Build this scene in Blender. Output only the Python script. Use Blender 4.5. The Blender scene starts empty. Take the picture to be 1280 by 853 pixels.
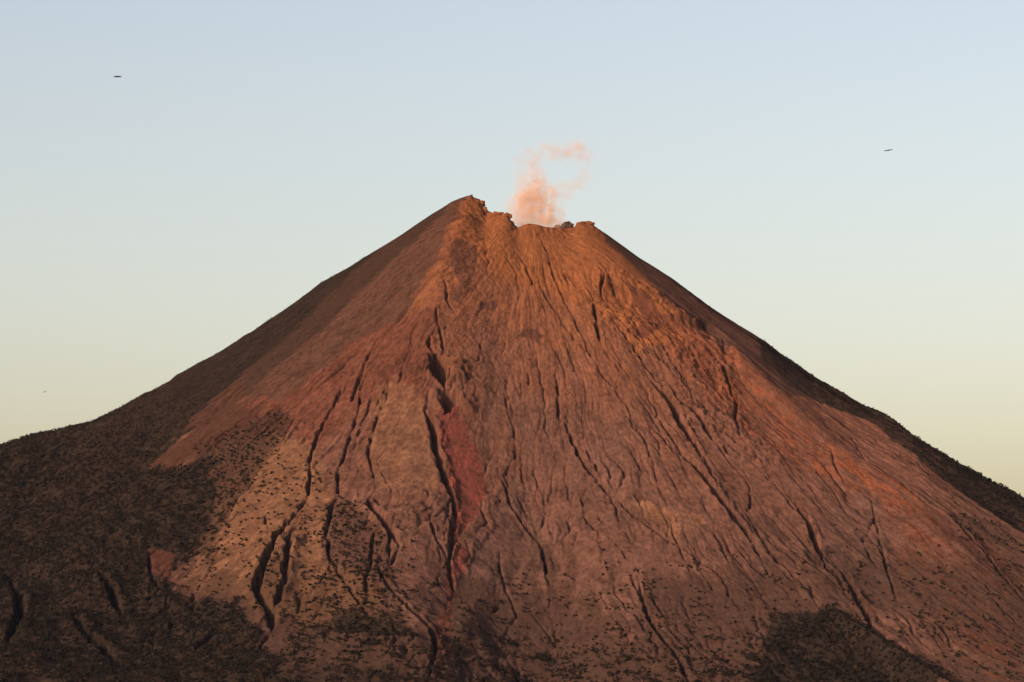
import bpy, math, random
import numpy as np
from mathutils import Vector, Matrix

# ------------------------------------------------------------------ camera, sky, sun, exposure
scene = bpy.context.scene
PITCH = math.radians(6.1)
FOCAL = 4041.0                      # focal length in photo pixels (photo is 1280 wide)
cam_data = bpy.data.cameras.new('camera')
cam = bpy.data.objects.new('camera', cam_data)
scene.collection.objects.link(cam)
cam.location = (0, 0, 0)
cam.rotation_euler = (math.radians(90) + PITCH, 0, 0)
cam_data.sensor_width = 36.0
cam_data.lens = 36.0 * FOCAL / 1280.0
cam_data.clip_start = 1.0
cam_data.clip_end = 200000.0
scene.camera = cam

SUN_AZ = math.radians(34)           # to the left of the viewer's back
SUN_EL = math.radians(10)
sun_vec = Vector((-math.sin(SUN_AZ) * math.cos(SUN_EL), -math.cos(SUN_AZ) * math.cos(SUN_EL), math.sin(SUN_EL)))

world = bpy.data.worlds.new('World')
scene.world = world
world.use_nodes = True
wt = world.node_tree
wt.nodes.clear()
w_out = wt.nodes.new('ShaderNodeOutputWorld')
w_bg = wt.nodes.new('ShaderNodeBackground')
w_sky = wt.nodes.new('ShaderNodeTexSky')
w_sky.sky_type = 'NISHITA'
w_sky.sun_disc = False
w_sky.sun_elevation = SUN_EL
# rotation 0 puts the sun at +Y; turn it to the sun vector's compass direction
w_sky.sun_rotation = math.atan2(sun_vec.x, sun_vec.y)
w_sky.altitude = 1350
w_sky.air_density = 1.1
w_sky.dust_density = 10.0
w_sky.ozone_density = 0.5
w_bg.inputs['Strength'].default_value = 0.15
w_tint = wt.nodes.new('ShaderNodeMix')          # white balance of the whole sky
w_tint.data_type = 'RGBA'; w_tint.blend_type = 'MULTIPLY'; w_tint.inputs[0].default_value = 1.0
w_tint.inputs[7].default_value = (1.07, .908, .89, 1)
wt.links.new(w_sky.outputs[0], w_tint.inputs[6])
wt.links.new(w_tint.outputs[2], w_bg.inputs['Color'])
wt.links.new(w_bg.outputs[0], w_out.inputs['Surface'])

sun_data = bpy.data.lights.new('sun', 'SUN')
sun_data.energy = 3.5
sun_data.angle = math.radians(0.5)
sun_data.color = (1.0, 0.66, 0.45)
sun = bpy.data.objects.new('sun', sun_data)
sun.rotation_euler = sun_vec.to_track_quat('Z', 'Y').to_euler()
scene.collection.objects.link(sun)

scene.view_settings.view_transform = 'Standard'
scene.view_settings.look = 'None'
scene.view_settings.gamma = 1.0
scene.view_settings.use_curve_mapping = False
scene.view_settings.exposure = 0.75
scene.cycles.volume_step_rate = 0.25
scene.cycles.volume_max_steps = 512
scene.cycles.volume_bounces = 3

rng = np.random.default_rng(7)
random.seed(7)
CP, SP = math.cos(PITCH), math.sin(PITCH)

def ray(u, v):
    """direction through a photo pixel, with y = 1"""
    a, b = (u - 640.0) / FOCAL, (426.5 - v) / FOCAL
    y, z = CP - b * SP, SP + b * CP
    return a / y, z / y

def project(x, y, z):
    d = y * CP + z * SP
    return 640.0 + FOCAL * x / d, 426.5 - FOCAL * (z * CP - y * SP) / d

# ------------------------------------------------------------------ noise
_perm = rng.permutation(4096).astype(np.int32)
_gang = rng.random(4096) * 2 * np.pi
_gx, _gy = np.cos(_gang).astype(np.float32), np.sin(_gang).astype(np.float32)

def perlin(x, y, seed=0):
    x = np.asarray(x, np.float32) + np.float32(seed * 17.31)
    y = np.asarray(y, np.float32) - np.float32(seed * 9.77)
    xi, yi = np.floor(x), np.floor(y)
    fx, fy = x - xi, y - yi
    xi, yi = xi.astype(np.int32), yi.astype(np.int32)
    ux, uy = fx * fx * fx * (fx * (fx * 6 - 15) + 10), fy * fy * fy * (fy * (fy * 6 - 15) + 10)
    def g(ix, iy, dx, dy):
        h = _perm[(_perm[(ix + seed * 131) & 4095] + iy) & 4095]
        return _gx[h] * dx + _gy[h] * dy
    a = g(xi, yi, fx, fy); b = g(xi + 1, yi, fx - 1, fy)
    c = g(xi, yi + 1, fx, fy - 1); d = g(xi + 1, yi + 1, fx - 1, fy - 1)
    return ((a + (b - a) * ux) + ((c + (d - c) * ux) - (a + (b - a) * ux)) * uy) * 1.5

def fbm(x, y, octaves=4, seed=0, gain=0.5):
    out, amp, tot = 0, 1.0, 0.0
    for o in range(octaves):
        out = out + amp * perlin(x * 2 ** o, y * 2 ** o, seed + o)
        tot += amp; amp *= gain
    return out / tot

def ridged(x, y, octaves=4, seed=0, gain=0.5):
    out, amp, tot = 0, 1.0, 0.0
    for o in range(octaves):
        out = out + amp * (1 - 2 * np.abs(perlin(x * 2 ** o, y * 2 ** o, seed + o)))
        tot += amp; amp *= gain
    return out / tot

def sstep(a, b, x):
    t = np.clip((x - a) / (b - a), 0, 1)
    return t * t * (3 - 2 * t)

# ------------------------------------------------------------------ terrain grid (metres)
def axis(lo, d0, step, d1, hi, grow=1.12):
    mid = list(np.arange(d0, d1 + step * .5, step))
    s, p = step, mid[-1]
    up = []
    while p < hi:
        s *= grow; p += s; up.append(p)
    s, p = step, mid[0]
    dn = []
    while p > lo:
        s *= grow; p -= s; dn.append(p)
    return np.array(dn[::-1] + mid + up), len(dn), len(mid)

DX, DY = 2.9, 4.0
XS, IX0, NXD = axis(-5200, -1620, DX, 1620, 5200, 1.16)
YS, IY0, NYD = axis(5200, 7150, DY, 10300, 14500, 1.16)
X, Y = np.meshgrid(XS, YS)          # rows = y
X = X.astype(np.float64); Y = Y.astype(np.float64)
NX, NY = len(XS), len(YS)
CX, CY = 66.0, 10075.0              # crater centre
R = np.hypot(X - CX, Y - CY)
PHI = np.arctan2(Y - CY, X - CX)

RIM = 165.0
_pr = np.array([165, 500, 900, 1250, 1600, 2000, 2400, 2800, 3300, 4200, 6000])
_sl = np.array([.67, .675, .67, .63, .56, .50, .42, .30, .16, .06, .02])
_rr = np.linspace(165, 9000, 3000)
_slope = np.interp(_rr, _pr, _sl)
_pz = 1440 - np.concatenate([[0], np.cumsum((_slope[1:] + _slope[:-1]) * .5 * np.diff(_rr))])
GROUND_Z = -140.0
def base_profile(r):
    z = np.interp(r, _rr, _pz)
    bowl = 1440 - 95 * sstep(RIM, RIM * .45, r)
    return np.where(r < RIM, bowl, z)

Z = base_profile(R)
# broad irregularity of the cone
wx, wy = X / 900.0, Y / 900.0
Z += sstep(250, 1500, R) * 34 * fbm(wx, wy, 3, seed=3)
# rim height differs round the crater
side = np.cos(PHI)
rimw = np.exp(-((R - RIM) / 150.0) ** 2)
Z += rimw * (52 * sstep(.3, 1.0, -side) * sstep(-.75, .0, -np.abs(np.sin(PHI)) + .1) + 8 * sstep(.5, 1, side) - 10)

# ---- silhouette of the mountain in the photograph
SKY_L = [(-160, 612), (-60, 575), (0, 558), (4, 558), (16, 553), (26, 549), (38, 543.5), (55, 541.5), (74, 538), (84, 536.5),
         (90, 533), (105, 530), (123, 525.5), (140, 517), (160, 506), (200, 483), (225, 469), (250, 455), (275, 442),
         (290, 432), (310, 418), (330, 404), (350, 391), (370, 377), (385, 366), (400, 354), (420, 343), (440, 332), (455, 322),
         (480, 307), (500, 295), (520, 281), (540, 267.5), (552, 260.5), (565, 252), (575, 248), (586, 244.5), (590, 244)]
SKY_R = [(591, 246.5), (596, 248), (600, 249.5), (604, 255), (605, 260), (611, 264), (616, 266), (625, 265.5), (632, 267), (637, 273),
         (643, 281), (648, 284.5), (655, 281), (662, 279.5), (672, 281), (683, 284), (692, 284.5), (700, 285), (708, 286), (718, 284),
         (722, 279), (727, 277), (735, 277), (741, 281), (748, 286), (760, 294), (780, 308.5), (800, 323), (815, 332),
         (840, 348), (860, 363), (880, 378), (895, 389), (920, 405), (950, 424), (970, 440), (990, 453), (1000, 459.5), (1020, 472),
         (1040, 484), (1055, 492), (1070, 501), (1082, 508.5), (1090, 510), (1102, 515), (1110, 520), (1122, 529), (1135, 540),
         (1150, 550), (1165, 559), (1182, 568), (1200, 581), (1220, 594), (1240, 605), (1262, 617), (1280, 627), (1340, 662), (1440, 720)]
SKY = np.array(SKY_L + SKY_R)

def gauss1(a, sig):
    if sig < .4: return a
    n = int(3 * sig) + 1
    k = np.exp(-.5 * (np.arange(-n, n + 1) / sig) ** 2); k /= k.sum()
    return np.convolve(np.pad(a, n, mode='edge'), k, mode='valid')

def fit_skyline(sig, local):
    """lift or lower the ground along the skyline so that the mountain's outline comes out as surveyed"""
    global Z
    U, V = project(X, Y, Z)
    row = V.argmin(0)
    cols = np.arange(NX)
    u, v = U[row, cols], V[row, cols]
    ys = YS[row]
    tgt = np.interp(u, SKY[:, 0], SKY[:, 1])
    dz = np.where((u > -175) & (u < 1455), (v - tgt) * ys / FOCAL, 0)
    half = RIM * .93
    near = np.abs(XS - CX) < half
    ys = np.where(near, CY - np.sqrt(np.maximum(RIM ** 2 - (XS - CX) ** 2, 0)), ys)
    if sig:
        n = NXD
        c = slice(IX0, IX0 + n)
        dzc = gauss1(dz[c], sig / DX); ysc = gauss1(ys[c], 8)
        dz = np.interp(XS, XS[c], dzc); ys = np.interp(XS, XS[c], ysc)
    if local:
        dz = np.clip(dz, -30, 30)
        w = np.exp(-((Y - ys[None, :]) / local) ** 2)
        Z += dz[None, :] * w
    else:
        Z += dz[None, :] * sstep(5600, 7600, Y)
for _ in range(4):
    fit_skyline(90, 0)

# ------------------------------------------------------------------ from the traced photograph to the ground
def sample(A, x, y):
    fx = np.clip(np.interp(x, XS, np.arange(NX)), 0, NX - 1.001)
    fy = np.clip(np.interp(y, YS, np.arange(NY)), 0, NY - 1.001)
    ix, iy = fx.astype(int), fy.astype(int)
    tx, ty = fx - ix, fy - iy
    return ((A[iy, ix] * (1 - tx) + A[iy, ix + 1] * tx) * (1 - ty) + (A[iy + 1, ix] * (1 - tx) + A[iy + 1, ix + 1] * tx) * ty)

_ystep = np.arange(5600, 10300, 2.0)
def at(u, v):
    """ground point seen at a photo pixel (sky pixels fall on the line of the summit)"""
    kx, kz = ray(u, v)
    h = sample(Z, kx * _ystep, _ystep) - kz * _ystep
    hit = np.flatnonzero(h > 0)
    y = _ystep[hit[0]] if len(hit) else CY
    return kx * y, y

def tile(ox, oy, s):
    return lambda pts: [at(ox + x / s, oy + y / s) for x, y in pts]
T0 = tile(0, 0, 1.0)
T1, T2, T3, T4 = tile(0, 480, 2.286), tile(280, 480, 2.286), tile(560, 480, 2.286), tile(850, 480, 2.286)
T5, T6 = tile(350, 220, 2.843), tile(600, 220, 2.843)
T8, T9 = tile(100, 380, 3.28), tile(500, 380, 6.095)

def line_dist(pts, reach, sub=True):
    """distance to a polyline, signed side, and run along it, inside a window of the grid"""
    p = np.array(pts)
    if sub:                                     # subdivide with a little wander
        q = [p[0]]
        for a, b in zip(p[:-1], p[1:]):
            n = max(1, int(np.hypot(*(b - a)) / 24))
            nrm = np.array([-(b - a)[1], (b - a)[0]]); nrm = nrm / (np.hypot(*nrm) + 1e-9)
            for k in range(1, n + 1):
                t = k / n
                w = rng.normal() * 1.3 if k < n else 0
                q.append(a + (b - a) * t + nrm * w)
        p = np.array(q)
    x0, x1 = p[:, 0].min() - reach, p[:, 0].max() + reach
    y0, y1 = p[:, 1].min() - reach, p[:, 1].max() + reach
    i0, i1 = np.searchsorted(XS, [x0, x1]); j0, j1 = np.searchsorted(YS, [y0, y1])
    sl = (slice(j0, j1), slice(i0, i1))
    gx, gy = X[sl], Y[sl]
    if sub:
        jx = 2.2 * perlin(gx / 18.0, gy / 32.0, seed=46) + 1.3 * perlin(gx / 7.0, gy / 11.0, seed=47)
    else:
        jx = np.zeros(gx.shape)
    D = np.full(gx.shape, 1e9); S = np.zeros(gx.shape); L = np.zeros(gx.shape)
    run = 0.0
    seg = np.hypot(*(np.diff(p, axis=0).T)); total = seg.sum() + 1e-9
    for (a, b), sgl in zip(zip(p[:-1], p[1:]), seg):
        # work in the small window of this segment only
        u0, u1 = np.searchsorted(gx[0] if gx.size else [], [min(a[0], b[0]) - reach, max(a[0], b[0]) + reach])
        v0, v1 = np.searchsorted(gy[:, 0] if gy.size else [], [min(a[1], b[1]) - reach, max(a[1], b[1]) + reach])
        ss = (slice(v0, v1), slice(u0, u1))
        xx, yy = gx[ss] + jx[ss], gy[ss]
        if xx.size == 0 or sgl == 0: run += sgl; continue
        d = b - a
        t = np.clip(((xx - a[0]) * d[0] + (yy - a[1]) * d[1]) / (sgl * sgl), 0, 1)
        dx, dy = xx - a[0] - t * d[0], yy - a[1] - t * d[1]
        dist = np.hypot(dx, dy)
        m = dist < D[ss]
        D[ss] = np.where(m, dist, D[ss])
        S[ss] = np.where(m, np.sign(d[0] * dy - d[1] * dx), S[ss])
        L[ss] = np.where(m, (run + t * sgl) / total, L[ss])
        run += sgl
    return sl, D, S, L

CUT = np.zeros_like(Z)              # gully cross-profile, 0 at the lip to 1 along the bed
def gully(pts, width, depth, **kw):
    """a ravine, and the shallow channel that feeds it from above and drains it below"""
    cut_gully(pts, width, depth, **kw)
    if width >= 40 or len(pts) < 3: return
    p = [np.array(q, float) for q in pts]
    def along(q, d, n, step):
        out = []
        for k in range(n):
            rad = (q - (CX, CY)) * (1 if d > 0 else -1)
            rad = rad / (np.hypot(*rad) + 1e-6)
            q = q + rad * step + np.array([rad[1], -rad[0]]) * rng.normal() * step * .12
            out.append(q)
        return out
    up = along(p[0], -1, 3, min(34, max(8, (np.hypot(*(p[0] - (CX, CY))) - 260) / 4)))
    if p[0][1] < p[-1][1]: return
    dn = along(p[-1], 1, 5, 38)
    cut_gully([tuple(q) for q in up[::-1] + p + dn], max(4.5, width * .42), depth * .4, rough=.25, tail=.1)

def cut_gully(pts, width, depth, soft=.28, rough=.35, taper=True, tail=.15, fade=.86):
    """steep-sided ravine: width = full width at the lip, depth at its middle"""
    if width < 40:
        width, depth = width * .92 + 1, depth * 1.3
    hw = width * .5
    sl, D, S, L = line_dist(pts, width * 2.2 + 30)
    if D.size == 0: return
    x, y = X[sl], Y[sl]
    n1 = perlin(x / 34.0, y / 34.0, seed=41) ; n2 = perlin(x / 13.0, y / 17.0, seed=42)
    mod = 1 + rough * n1 + rough * .5 * n2
    if width < 19:
        mod = mod * (.42 + .58 * sstep(-.3, .0, perlin(x / 21.0, y / 48.0, seed=43)))
    if taper:
        mod = mod * (tail + (1 - tail) * sstep(0, .16, L) * sstep(1.0, fade, L))
    h = np.maximum(hw * mod, 1.5)
    t = np.clip(D / h, 0, 1.6)
    prof = 1 - np.clip((t - soft * .6) / (1 - soft * .6), 0, 1)
    cutz = depth * np.clip(mod, .15, 1.4) * prof
    Z[sl] -= cutz
    if width >= 12:          # thrown-up banks
        Z[sl] += depth * .16 * np.clip(mod, 0, 1.2) * np.exp(-((D - h * 1.5) / (h * .8)) ** 2) * (D > h * .6)
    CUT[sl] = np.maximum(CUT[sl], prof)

def ridge(pts, width, height):
    sl, D, S, L = line_dist(pts, width * 2.4)
    if D.size == 0: return
    Z[sl] += height * np.exp(-(D / width) ** 2) * sstep(0, .15, L) * sstep(1, .85, L)

def scarp(pts, drop, width, reach):
    """ground steps down by `drop` on the downhill side of the line, easing out over `reach`"""
    sl, D, S, L = line_dist(pts, reach * 1.05)
    if D.size == 0: return
    x, y = X[sl], Y[sl]
    p0, p1 = np.array(pts[0]), np.array(pts[-1])
    s = S if p1[0] > p0[0] else -S               # line runs left to right: downhill is its right-hand side
    e = D * s + 5 * perlin(x / 25.0, y / 25.0, seed=44)
    f = sstep(-width * .5, width * .5, -e) * sstep(reach, width, D)
    Z[sl] -= drop * f * sstep(0, .12, L) * sstep(1, .88, L)

# ------------------------------------------------------------------ zones of ground cover (polygons traced in the photo)
_wob = 26.0
WX = X + _wob * fbm(X / 90.0, Y / 140.0, 6, seed=60, gain=.6)
WY = Y + _wob * 1.8 * fbm(X / 90.0, Y / 140.0, 6, seed=66, gain=.6)
def zone(pts, soft=24.0):
    """1 inside the polygon of ground points, easing to 0 over `soft` metres either side"""
    p = np.array(pts)
    i0, i1 = np.searchsorted(XS, [p[:, 0].min() - soft - 40, p[:, 0].max() + soft + 40])
    j0, j1 = np.searchsorted(YS, [p[:, 1].min() - soft - 80, p[:, 1].max() + soft + 80])
    sl = (slice(j0, j1), slice(i0, i1))
    x, y = WX[sl].astype(np.float32), WY[sl].astype(np.float32)
    D = np.full(x.shape, 1e9, np.float32); inside = np.zeros(x.shape, bool)
    for a, b in zip(p, np.roll(p, -1, axis=0)):
        d = b - a; l2 = d @ d + 1e-9
        t = np.clip(((x - a[0]) * d[0] + (y - a[1]) * d[1]) / l2, 0, 1)
        D = np.minimum(D, (x - a[0] - t * d[0]) ** 2 + (y - a[1] - t * d[1]) ** 2)
        if a[1] != b[1]:
            inside ^= ((a[1] > y) != (b[1] > y)) & (x < (b[0] - a[0]) * (y - a[1]) / (b[1] - a[1]) + a[0])
    D = np.sqrt(D)
    out = np.zeros(X.shape, np.float32)
    out[sl] = sstep(-soft, soft, np.where(inside, D, -D))
    return out

zone_green_left = zone(T0([(-400, 580), (-200, 500), (130, 505), (250, 440), (380, 350), (440, 318), (470, 318), (420, 360), (385, 400), (350, 430),
                           (300, 470), (262, 505), (232, 540), (205, 566), (190, 578), (215, 580), (250, 572), (275, 580), (262, 620), (255, 650),
                           (248, 690), (225, 715), (205, 735), (240, 748), (290, 752), (325, 790), (345, 830), (360, 900), (-400, 900)]), 62)
zone_green_patch = zone(T0([(240, 560), (300, 530), (350, 510), (365, 525), (345, 560), (315, 600), (290, 640), (262, 700), (240, 700), (250, 640)]), 26)
zone_green_low = zone(T0([(320, 790), (400, 775), (460, 770), (520, 790), (640, 800), (760, 812), (880, 830), (950, 800), (1000, 790), (1000, 900), (320, 900)]), 50)
zone_green_mid = zone(T0([(408, 640), (440, 620), (465, 650), (485, 700), (500, 760), (520, 800), (430, 800), (400, 760), (410, 720), (402, 680)]), 26)
zone_green_right = zone(T0([(940, 400), (985, 440), (1040, 475), (1100, 500), (1190, 560), (1290, 620), (1400, 690), (1400, 770), (1280, 668), (1230, 636),
                            (1180, 598), (1130, 560), (1080, 526), (1030, 505), (985, 480), (955, 450)]), 14)
zone_green_right2 = zone(T0([(1180, 640), (1240, 655), (1290, 690), (1290, 770), (1250, 730), (1215, 690)]), 26)
zone_ash_left = zone(T0([(590, 244), (575, 262), (557, 300), (545, 330), (525, 365), (500, 395), (470, 410), (430, 440), (380, 480), (350, 500), (310, 500), (300, 470),
                         (350, 410), (400, 350), (455, 310), (500, 270), (550, 240)]), 40)
zone_shade_right = zone(T0([(748, 280), (765, 312), (800, 345), (830, 372), (862, 400), (905, 425), (930, 450), (960, 480), (990, 500), (1020, 500), (1010, 450), (900, 380),
                          (800, 310), (760, 270)]), 10)  # dimness of the flank turned from the sun, put into colour with the ash tone
zone_moss_left = zone(T0([(575, 246), (548, 274), (520, 300), (480, 335), (440, 375), (400, 415), (350, 455), (310, 495), (262, 530), (200, 560), (120, 540), (250, 440), (400, 340), (500, 280), (560, 240)]), 30)
zone_red_left = zone(T0([(520, 385), (545, 400), (545, 440), (530, 500), (540, 520), (470, 500), (430, 520), (395, 560), (350, 540), (300, 545), (250, 566), (190, 582), (135, 590),
                         (190, 574), (232, 548), (275, 510), (330, 470), (400, 425), (470, 400)]), 60)
zone_red_scree = zone(T2([(625, 60), (655, 60), (700, 140), (745, 240), (752, 310), (720, 380), (685, 440), (655, 500), (640, 560), (655, 420), (660, 340), (635, 240), (610, 150)]), 20)
zone_red_low = zone(T2([(655, 470), (640, 560), (610, 690), (600, 800), (640, 800), (650, 690), (660, 590), (700, 480)]), 18)
zone_tan_fan = zone(T2([(440, 0), (560, 0), (575, 90), (600, 180), (620, 250), (638, 305), (560, 308), (490, 300), (440, 300), (425, 200), (430, 100)]), 10)
zone_tan_left = zone(T0([(345, 545), (395, 560), (410, 600), (410, 700), (470, 740), (510, 800), (420, 790), (340, 770), (280, 745), (230, 735), (250, 690),
                         (270, 640), (290, 600)]), 26)
zone_grey_fan = zone(T0([(640, 590), (660, 620), (672, 660), (680, 700), (640, 720), (610, 740), (575, 770), (545, 800), (560, 760), (580, 720), (600, 690), (620, 650)]), 14)
zone_grey_right = zone(T0([(1050, 625), (1085, 620), (1110, 650), (1105, 700), (1115, 740), (1090, 745), (1060, 715), (1030, 690), (1030, 660)]), 48)
zone_grey_mid = zone(T0([(600, 330), (620, 420), (640, 480), (700, 520), (740, 500), (700, 440), (720, 480), (780, 560), (830, 640), (780, 660), (700, 620), (660, 560), (610, 520), (590, 440)]), 50)
zone_summit = zone(T0([(560, 235), (600, 235), (640, 270), (740, 270), (775, 310), (800, 345), (830, 385), (860, 430), (800, 440), (760, 400), (700, 370), (640, 350),
                       (590, 320), (570, 300), (566, 275)]), 40)
zone_right_rust = .52 * zone(T0([(780, 380), (900, 415), (960, 490), (1050, 560), (1140, 610), (1190, 660), (1200, 700), (1150, 690), (1090, 640),
                           (1050, 610), (980, 590), (900, 520), (830, 450)]), 95)
zone_right_rust = np.maximum(zone_right_rust, .36 * zone(T0([(1000, 560), (1130, 600), (1300, 720), (1300, 870), (1190, 870), (1100, 740), (1040, 640)]), 110))
zone_dark_top = zone(T5([(590, 270), (640, 240), (690, 250), (690, 330), (680, 400), (640, 470), (615, 450), (640, 380), (610, 330)]), 7) \
    + zone(T5([(600, 140), (635, 120), (645, 175), (600, 185)]), 5) + zone(T5([(700, 460), (760, 455), (775, 470), (730, 480)]), 4) \
    + zone(T9([(880, 270), (950, 210), (1000, 210), (1110, 290), (1080, 320), (1000, 270), (930, 260)]), 4)
zone_rust_band = zone(T6([(500, 400), (560, 420), (640, 500), (700, 510), (600, 560), (560, 580), (520, 560), (600, 520), (560, 450)]), 9)
zone_pale = zone(T3([(520, 340), (580, 340), (640, 380), (665, 440), (640, 450), (600, 400)]), 26) + zone(T3([(670, 370), (720, 380), (740, 410), (690, 410)]), 24)
zone_scar = zone(T1([(425, 490), (470, 485), (500, 500), (490, 560), (465, 580), (440, 550)]), 12)
zone_dark_face = zone(T0([(195, 590), (255, 575), (265, 600), (255, 650), (245, 690), (215, 710), (180, 690), (165, 640), (170, 605)]), 50)
zone_dark_hill = zone(T0([(955, 770), (1000, 768), (1040, 762), (1080, 790), (1200, 870), (1000, 900), (930, 870), (960, 820)]), 16)

_ang = PHI * 1000.0
_fan = .6 * fbm((_ang + 26 * fbm(X / 230.0, Y / 300.0, 3, seed=70)) / 15.0, R / 300.0, 4, seed=140, gain=.6) + .4 * fbm(X / 38.0, Y / 55.0, 4, seed=146, gain=.65)
def streaked(w, k=1.2, lo=.28, hi=.72):
    return sstep(lo, hi, w + k * _fan * np.clip(4 * w * (1 - w), 0, 1)).astype(np.float32)
zone_moss_left = streaked(zone_moss_left)
zone_red_left, zone_ash_left, zone_shade_right, zone_tan_left = map(streaked, (zone_red_left, zone_ash_left, zone_shade_right, zone_tan_left))
zone_green_patch, zone_green_mid, zone_green_right, zone_green_right2 = map(streaked, (zone_green_patch, zone_green_mid, zone_green_right, zone_green_right2))
zone_red_scree, zone_red_low, zone_grey_fan, zone_grey_right, zone_pale = map(streaked, (zone_red_scree, zone_red_low, zone_grey_fan, zone_grey_right, zone_pale))
zone_summit, zone_right_rust, zone_dark_top, zone_rust_band, zone_scar = map(streaked, (zone_summit, zone_right_rust, zone_dark_top, zone_rust_band, zone_scar))
wood_soft = zone_green_left
zone_green_left = streaked(zone_green_left)
zone_dark_face = streaked(zone_dark_face)
zone_wedge = streaked(zone(T0([(130, 600), (140, 580), (215, 555), (262, 518), (310, 500), (330, 520), (270, 560), (200, 592)]), 60), 2.0)
smoothw = np.clip(zone_tan_fan + zone_red_scree + .8 * zone_grey_fan + .6 * zone_ash_left + .5 * zone_shade_right, 0, 1)
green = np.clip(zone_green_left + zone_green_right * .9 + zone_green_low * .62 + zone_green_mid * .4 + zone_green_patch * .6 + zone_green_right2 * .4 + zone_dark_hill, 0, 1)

# ------------------------------------------------------------------ relief
# ribs and furrows that run down the slope, and general roughness
front = sstep(150, 260, R)
ang = PHI * 1000.0
wrp = 26 * fbm(X / 230.0, Y / 300.0, 3, seed=70)
rib_big = ridged((ang + wrp) / 120.0, R / 1500.0, 3, seed=72)
rib_small = ridged((ang + .6 * wrp) / 30.0 + 3.1, R / 330.0 , 3, seed=75)
rough = fbm(X / 60.0, Y / 80.0, 5, seed=78, gain=.6)
grow = sstep(200, 900, R)
fine_relief = 1.3 * ridged((ang + .5 * wrp) / 9.0, R / 90.0, 2, seed=100) * (.4 + .6 * grow) + 1.1 * fbm((ang + .3 * wrp) / 10.0, R / 38.0, 3, seed=103, gain=.65)
patchy = sstep(-.25, .35, fbm(X / 240.0, Y / 330.0, 3, seed=106))
fine_relief = fine_relief * (.3 + 1.1 * patchy)
_w2 = wrp + 7 * fbm(X / 45.0, Y / 70.0, 3, seed=190)
furrow = 6.5 * sstep(.80, 1.0, ridged((ang + _w2) / 30.0, R / 640.0, 1, seed=191)) + 4.0 * sstep(.76, 1.0, ridged((ang + _w2) / 15.0, R / 380.0, 1, seed=193))
furrow = furrow * .88 * sstep(330, 950, R) * sstep(-.2, .3, fbm((ang + wrp) / 130.0, R / 420.0, 3, seed=195)) * (1 - .85 * smoothw)
slabs = fbm((ang + wrp) / 170.0, R / 560.0, 3, seed=160)
quiet = 1 - .8 * smoothw
Z -= furrow
Z += front * quiet * (grow * 5.5 * rib_big + grow * 16 * slabs + (1.0 + 1.8 * grow) * rib_small + 5.5 * rough * (1 + .5 * green) + fine_relief)
# ravines and knolls of the wooded foot
foot = sstep(1500, 2300, R) * zone_green_left
Z += foot * (18 * (ridged(X / 260.0 + .2 * wrp / 26, Y / 620.0, 3, seed=80) - .35) + 10 * fbm(X / 90.0, Y / 130.0, 3, seed=84))
Z += zone_green_low * 9 * (ridged(X / 140.0, Y / 420.0, 3, seed=86) - .3)

# broad spurs
ridge(T0([(590, 262), (560, 300), (545, 340), (538, 380), (530, 430)]), 38, 12)
ridge(T0([(740, 290), (790, 360), (860, 410), (910, 440), (985, 510), (1060, 575), (1130, 630), (1230, 720), (1290, 790)]), 85, 16)
ridge(T3([(130, 520), (95, 620), (30, 740)]), 40, 14)
ridge(T3([(190, 700), (290, 580), (370, 600)]), 40, 10)
ridge(T2([(140, 380), (160, 480), (120, 560)]), 30, 10)
ridge(T2([(210, 430), (190, 520), (160, 620)]), 22, 10)
ridge(T2([(360, 360), (340, 470), (400, 600)]), 40, 12)

# gullies: traced line, width and depth in metres
gully(T9([(275, 40), (285, 130), (310, 220), (325, 320), (330, 380)]), 12, 14)
gully(T9([(225, 260), (215, 310), (255, 370), (290, 420)]), 13, 18, tail=.6)
gully(T9([(280, 390), (300, 440), (305, 520), (320, 600), (345, 650)]), 60, 104, soft=.4, rough=.4, tail=.12, fade=.55)
gully(T9([(345, 655), (370, 700), (365, 770), (340, 850)]), 54, 90, soft=.35, rough=.4, tail=.1, fade=.45)
gully(T9([(370, 790), (385, 850), (395, 880)]), 8, 10)
gully(T2([(573, 75), (598, 120), (604, 180), (620, 235), (635, 290), (650, 325)]), 26, 40, soft=.4, tail=.35)
gully(T2([(640, 310), (655, 340), (662, 380), (654, 430), (650, 480)]), 17, 24, tail=.5)
gully(T2([(648, 470), (640, 520), (648, 560), (655, 590)]), 14, 18)
gully(T2([(588, 390), (606, 440), (628, 480), (640, 530)]), 12, 14)
gully(T2([(340, 0), (318, 50), (290, 100), (265, 160), (258, 190)]), 9, 9)
gully(T2([(300, 90), (272, 140), (262, 170), (245, 220), (245, 280), (232, 345)]), 12, 16, tail=.3)
gully(T2([(235, 335), (212, 365), (190, 390), (165, 425), (140, 455)]), 18, 22, tail=.5)
gully(T2([(150, 440), (128, 485), (108, 535), (95, 580), (108, 620), (135, 655), (138, 705)]), 28, 34, tail=.4)
gully(T2([(188, 425), (182, 490), (175, 550), (160, 600), (140, 665)]), 20, 20)
gully(T2([(118, 370), (125, 430)]), 10, 10)
gully(T2([(395, 0), (385, 70), (362, 150), (340, 210), (325, 250), (325, 310), (310, 355)]), 11, 14)
gully(T2([(310, 345), (300, 400), (290, 415), (300, 460), (304, 505)]), 17, 22, tail=.4)
gully(T2([(303, 500), (330, 540), (356, 578), (385, 622), (412, 662), (445, 692), (490, 727)]), 12, 14)
gully(T2([(430, 0), (412, 70), (385, 140), (370, 190)]), 8, 8)
gully(T2([(470, 0), (462, 45), (440, 90), (424, 140), (412, 200), (426, 250), (432, 302)]), 10, 13)
gully(T2([(435, 220), (460, 270), (480, 302)]), 6, 5)
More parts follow.
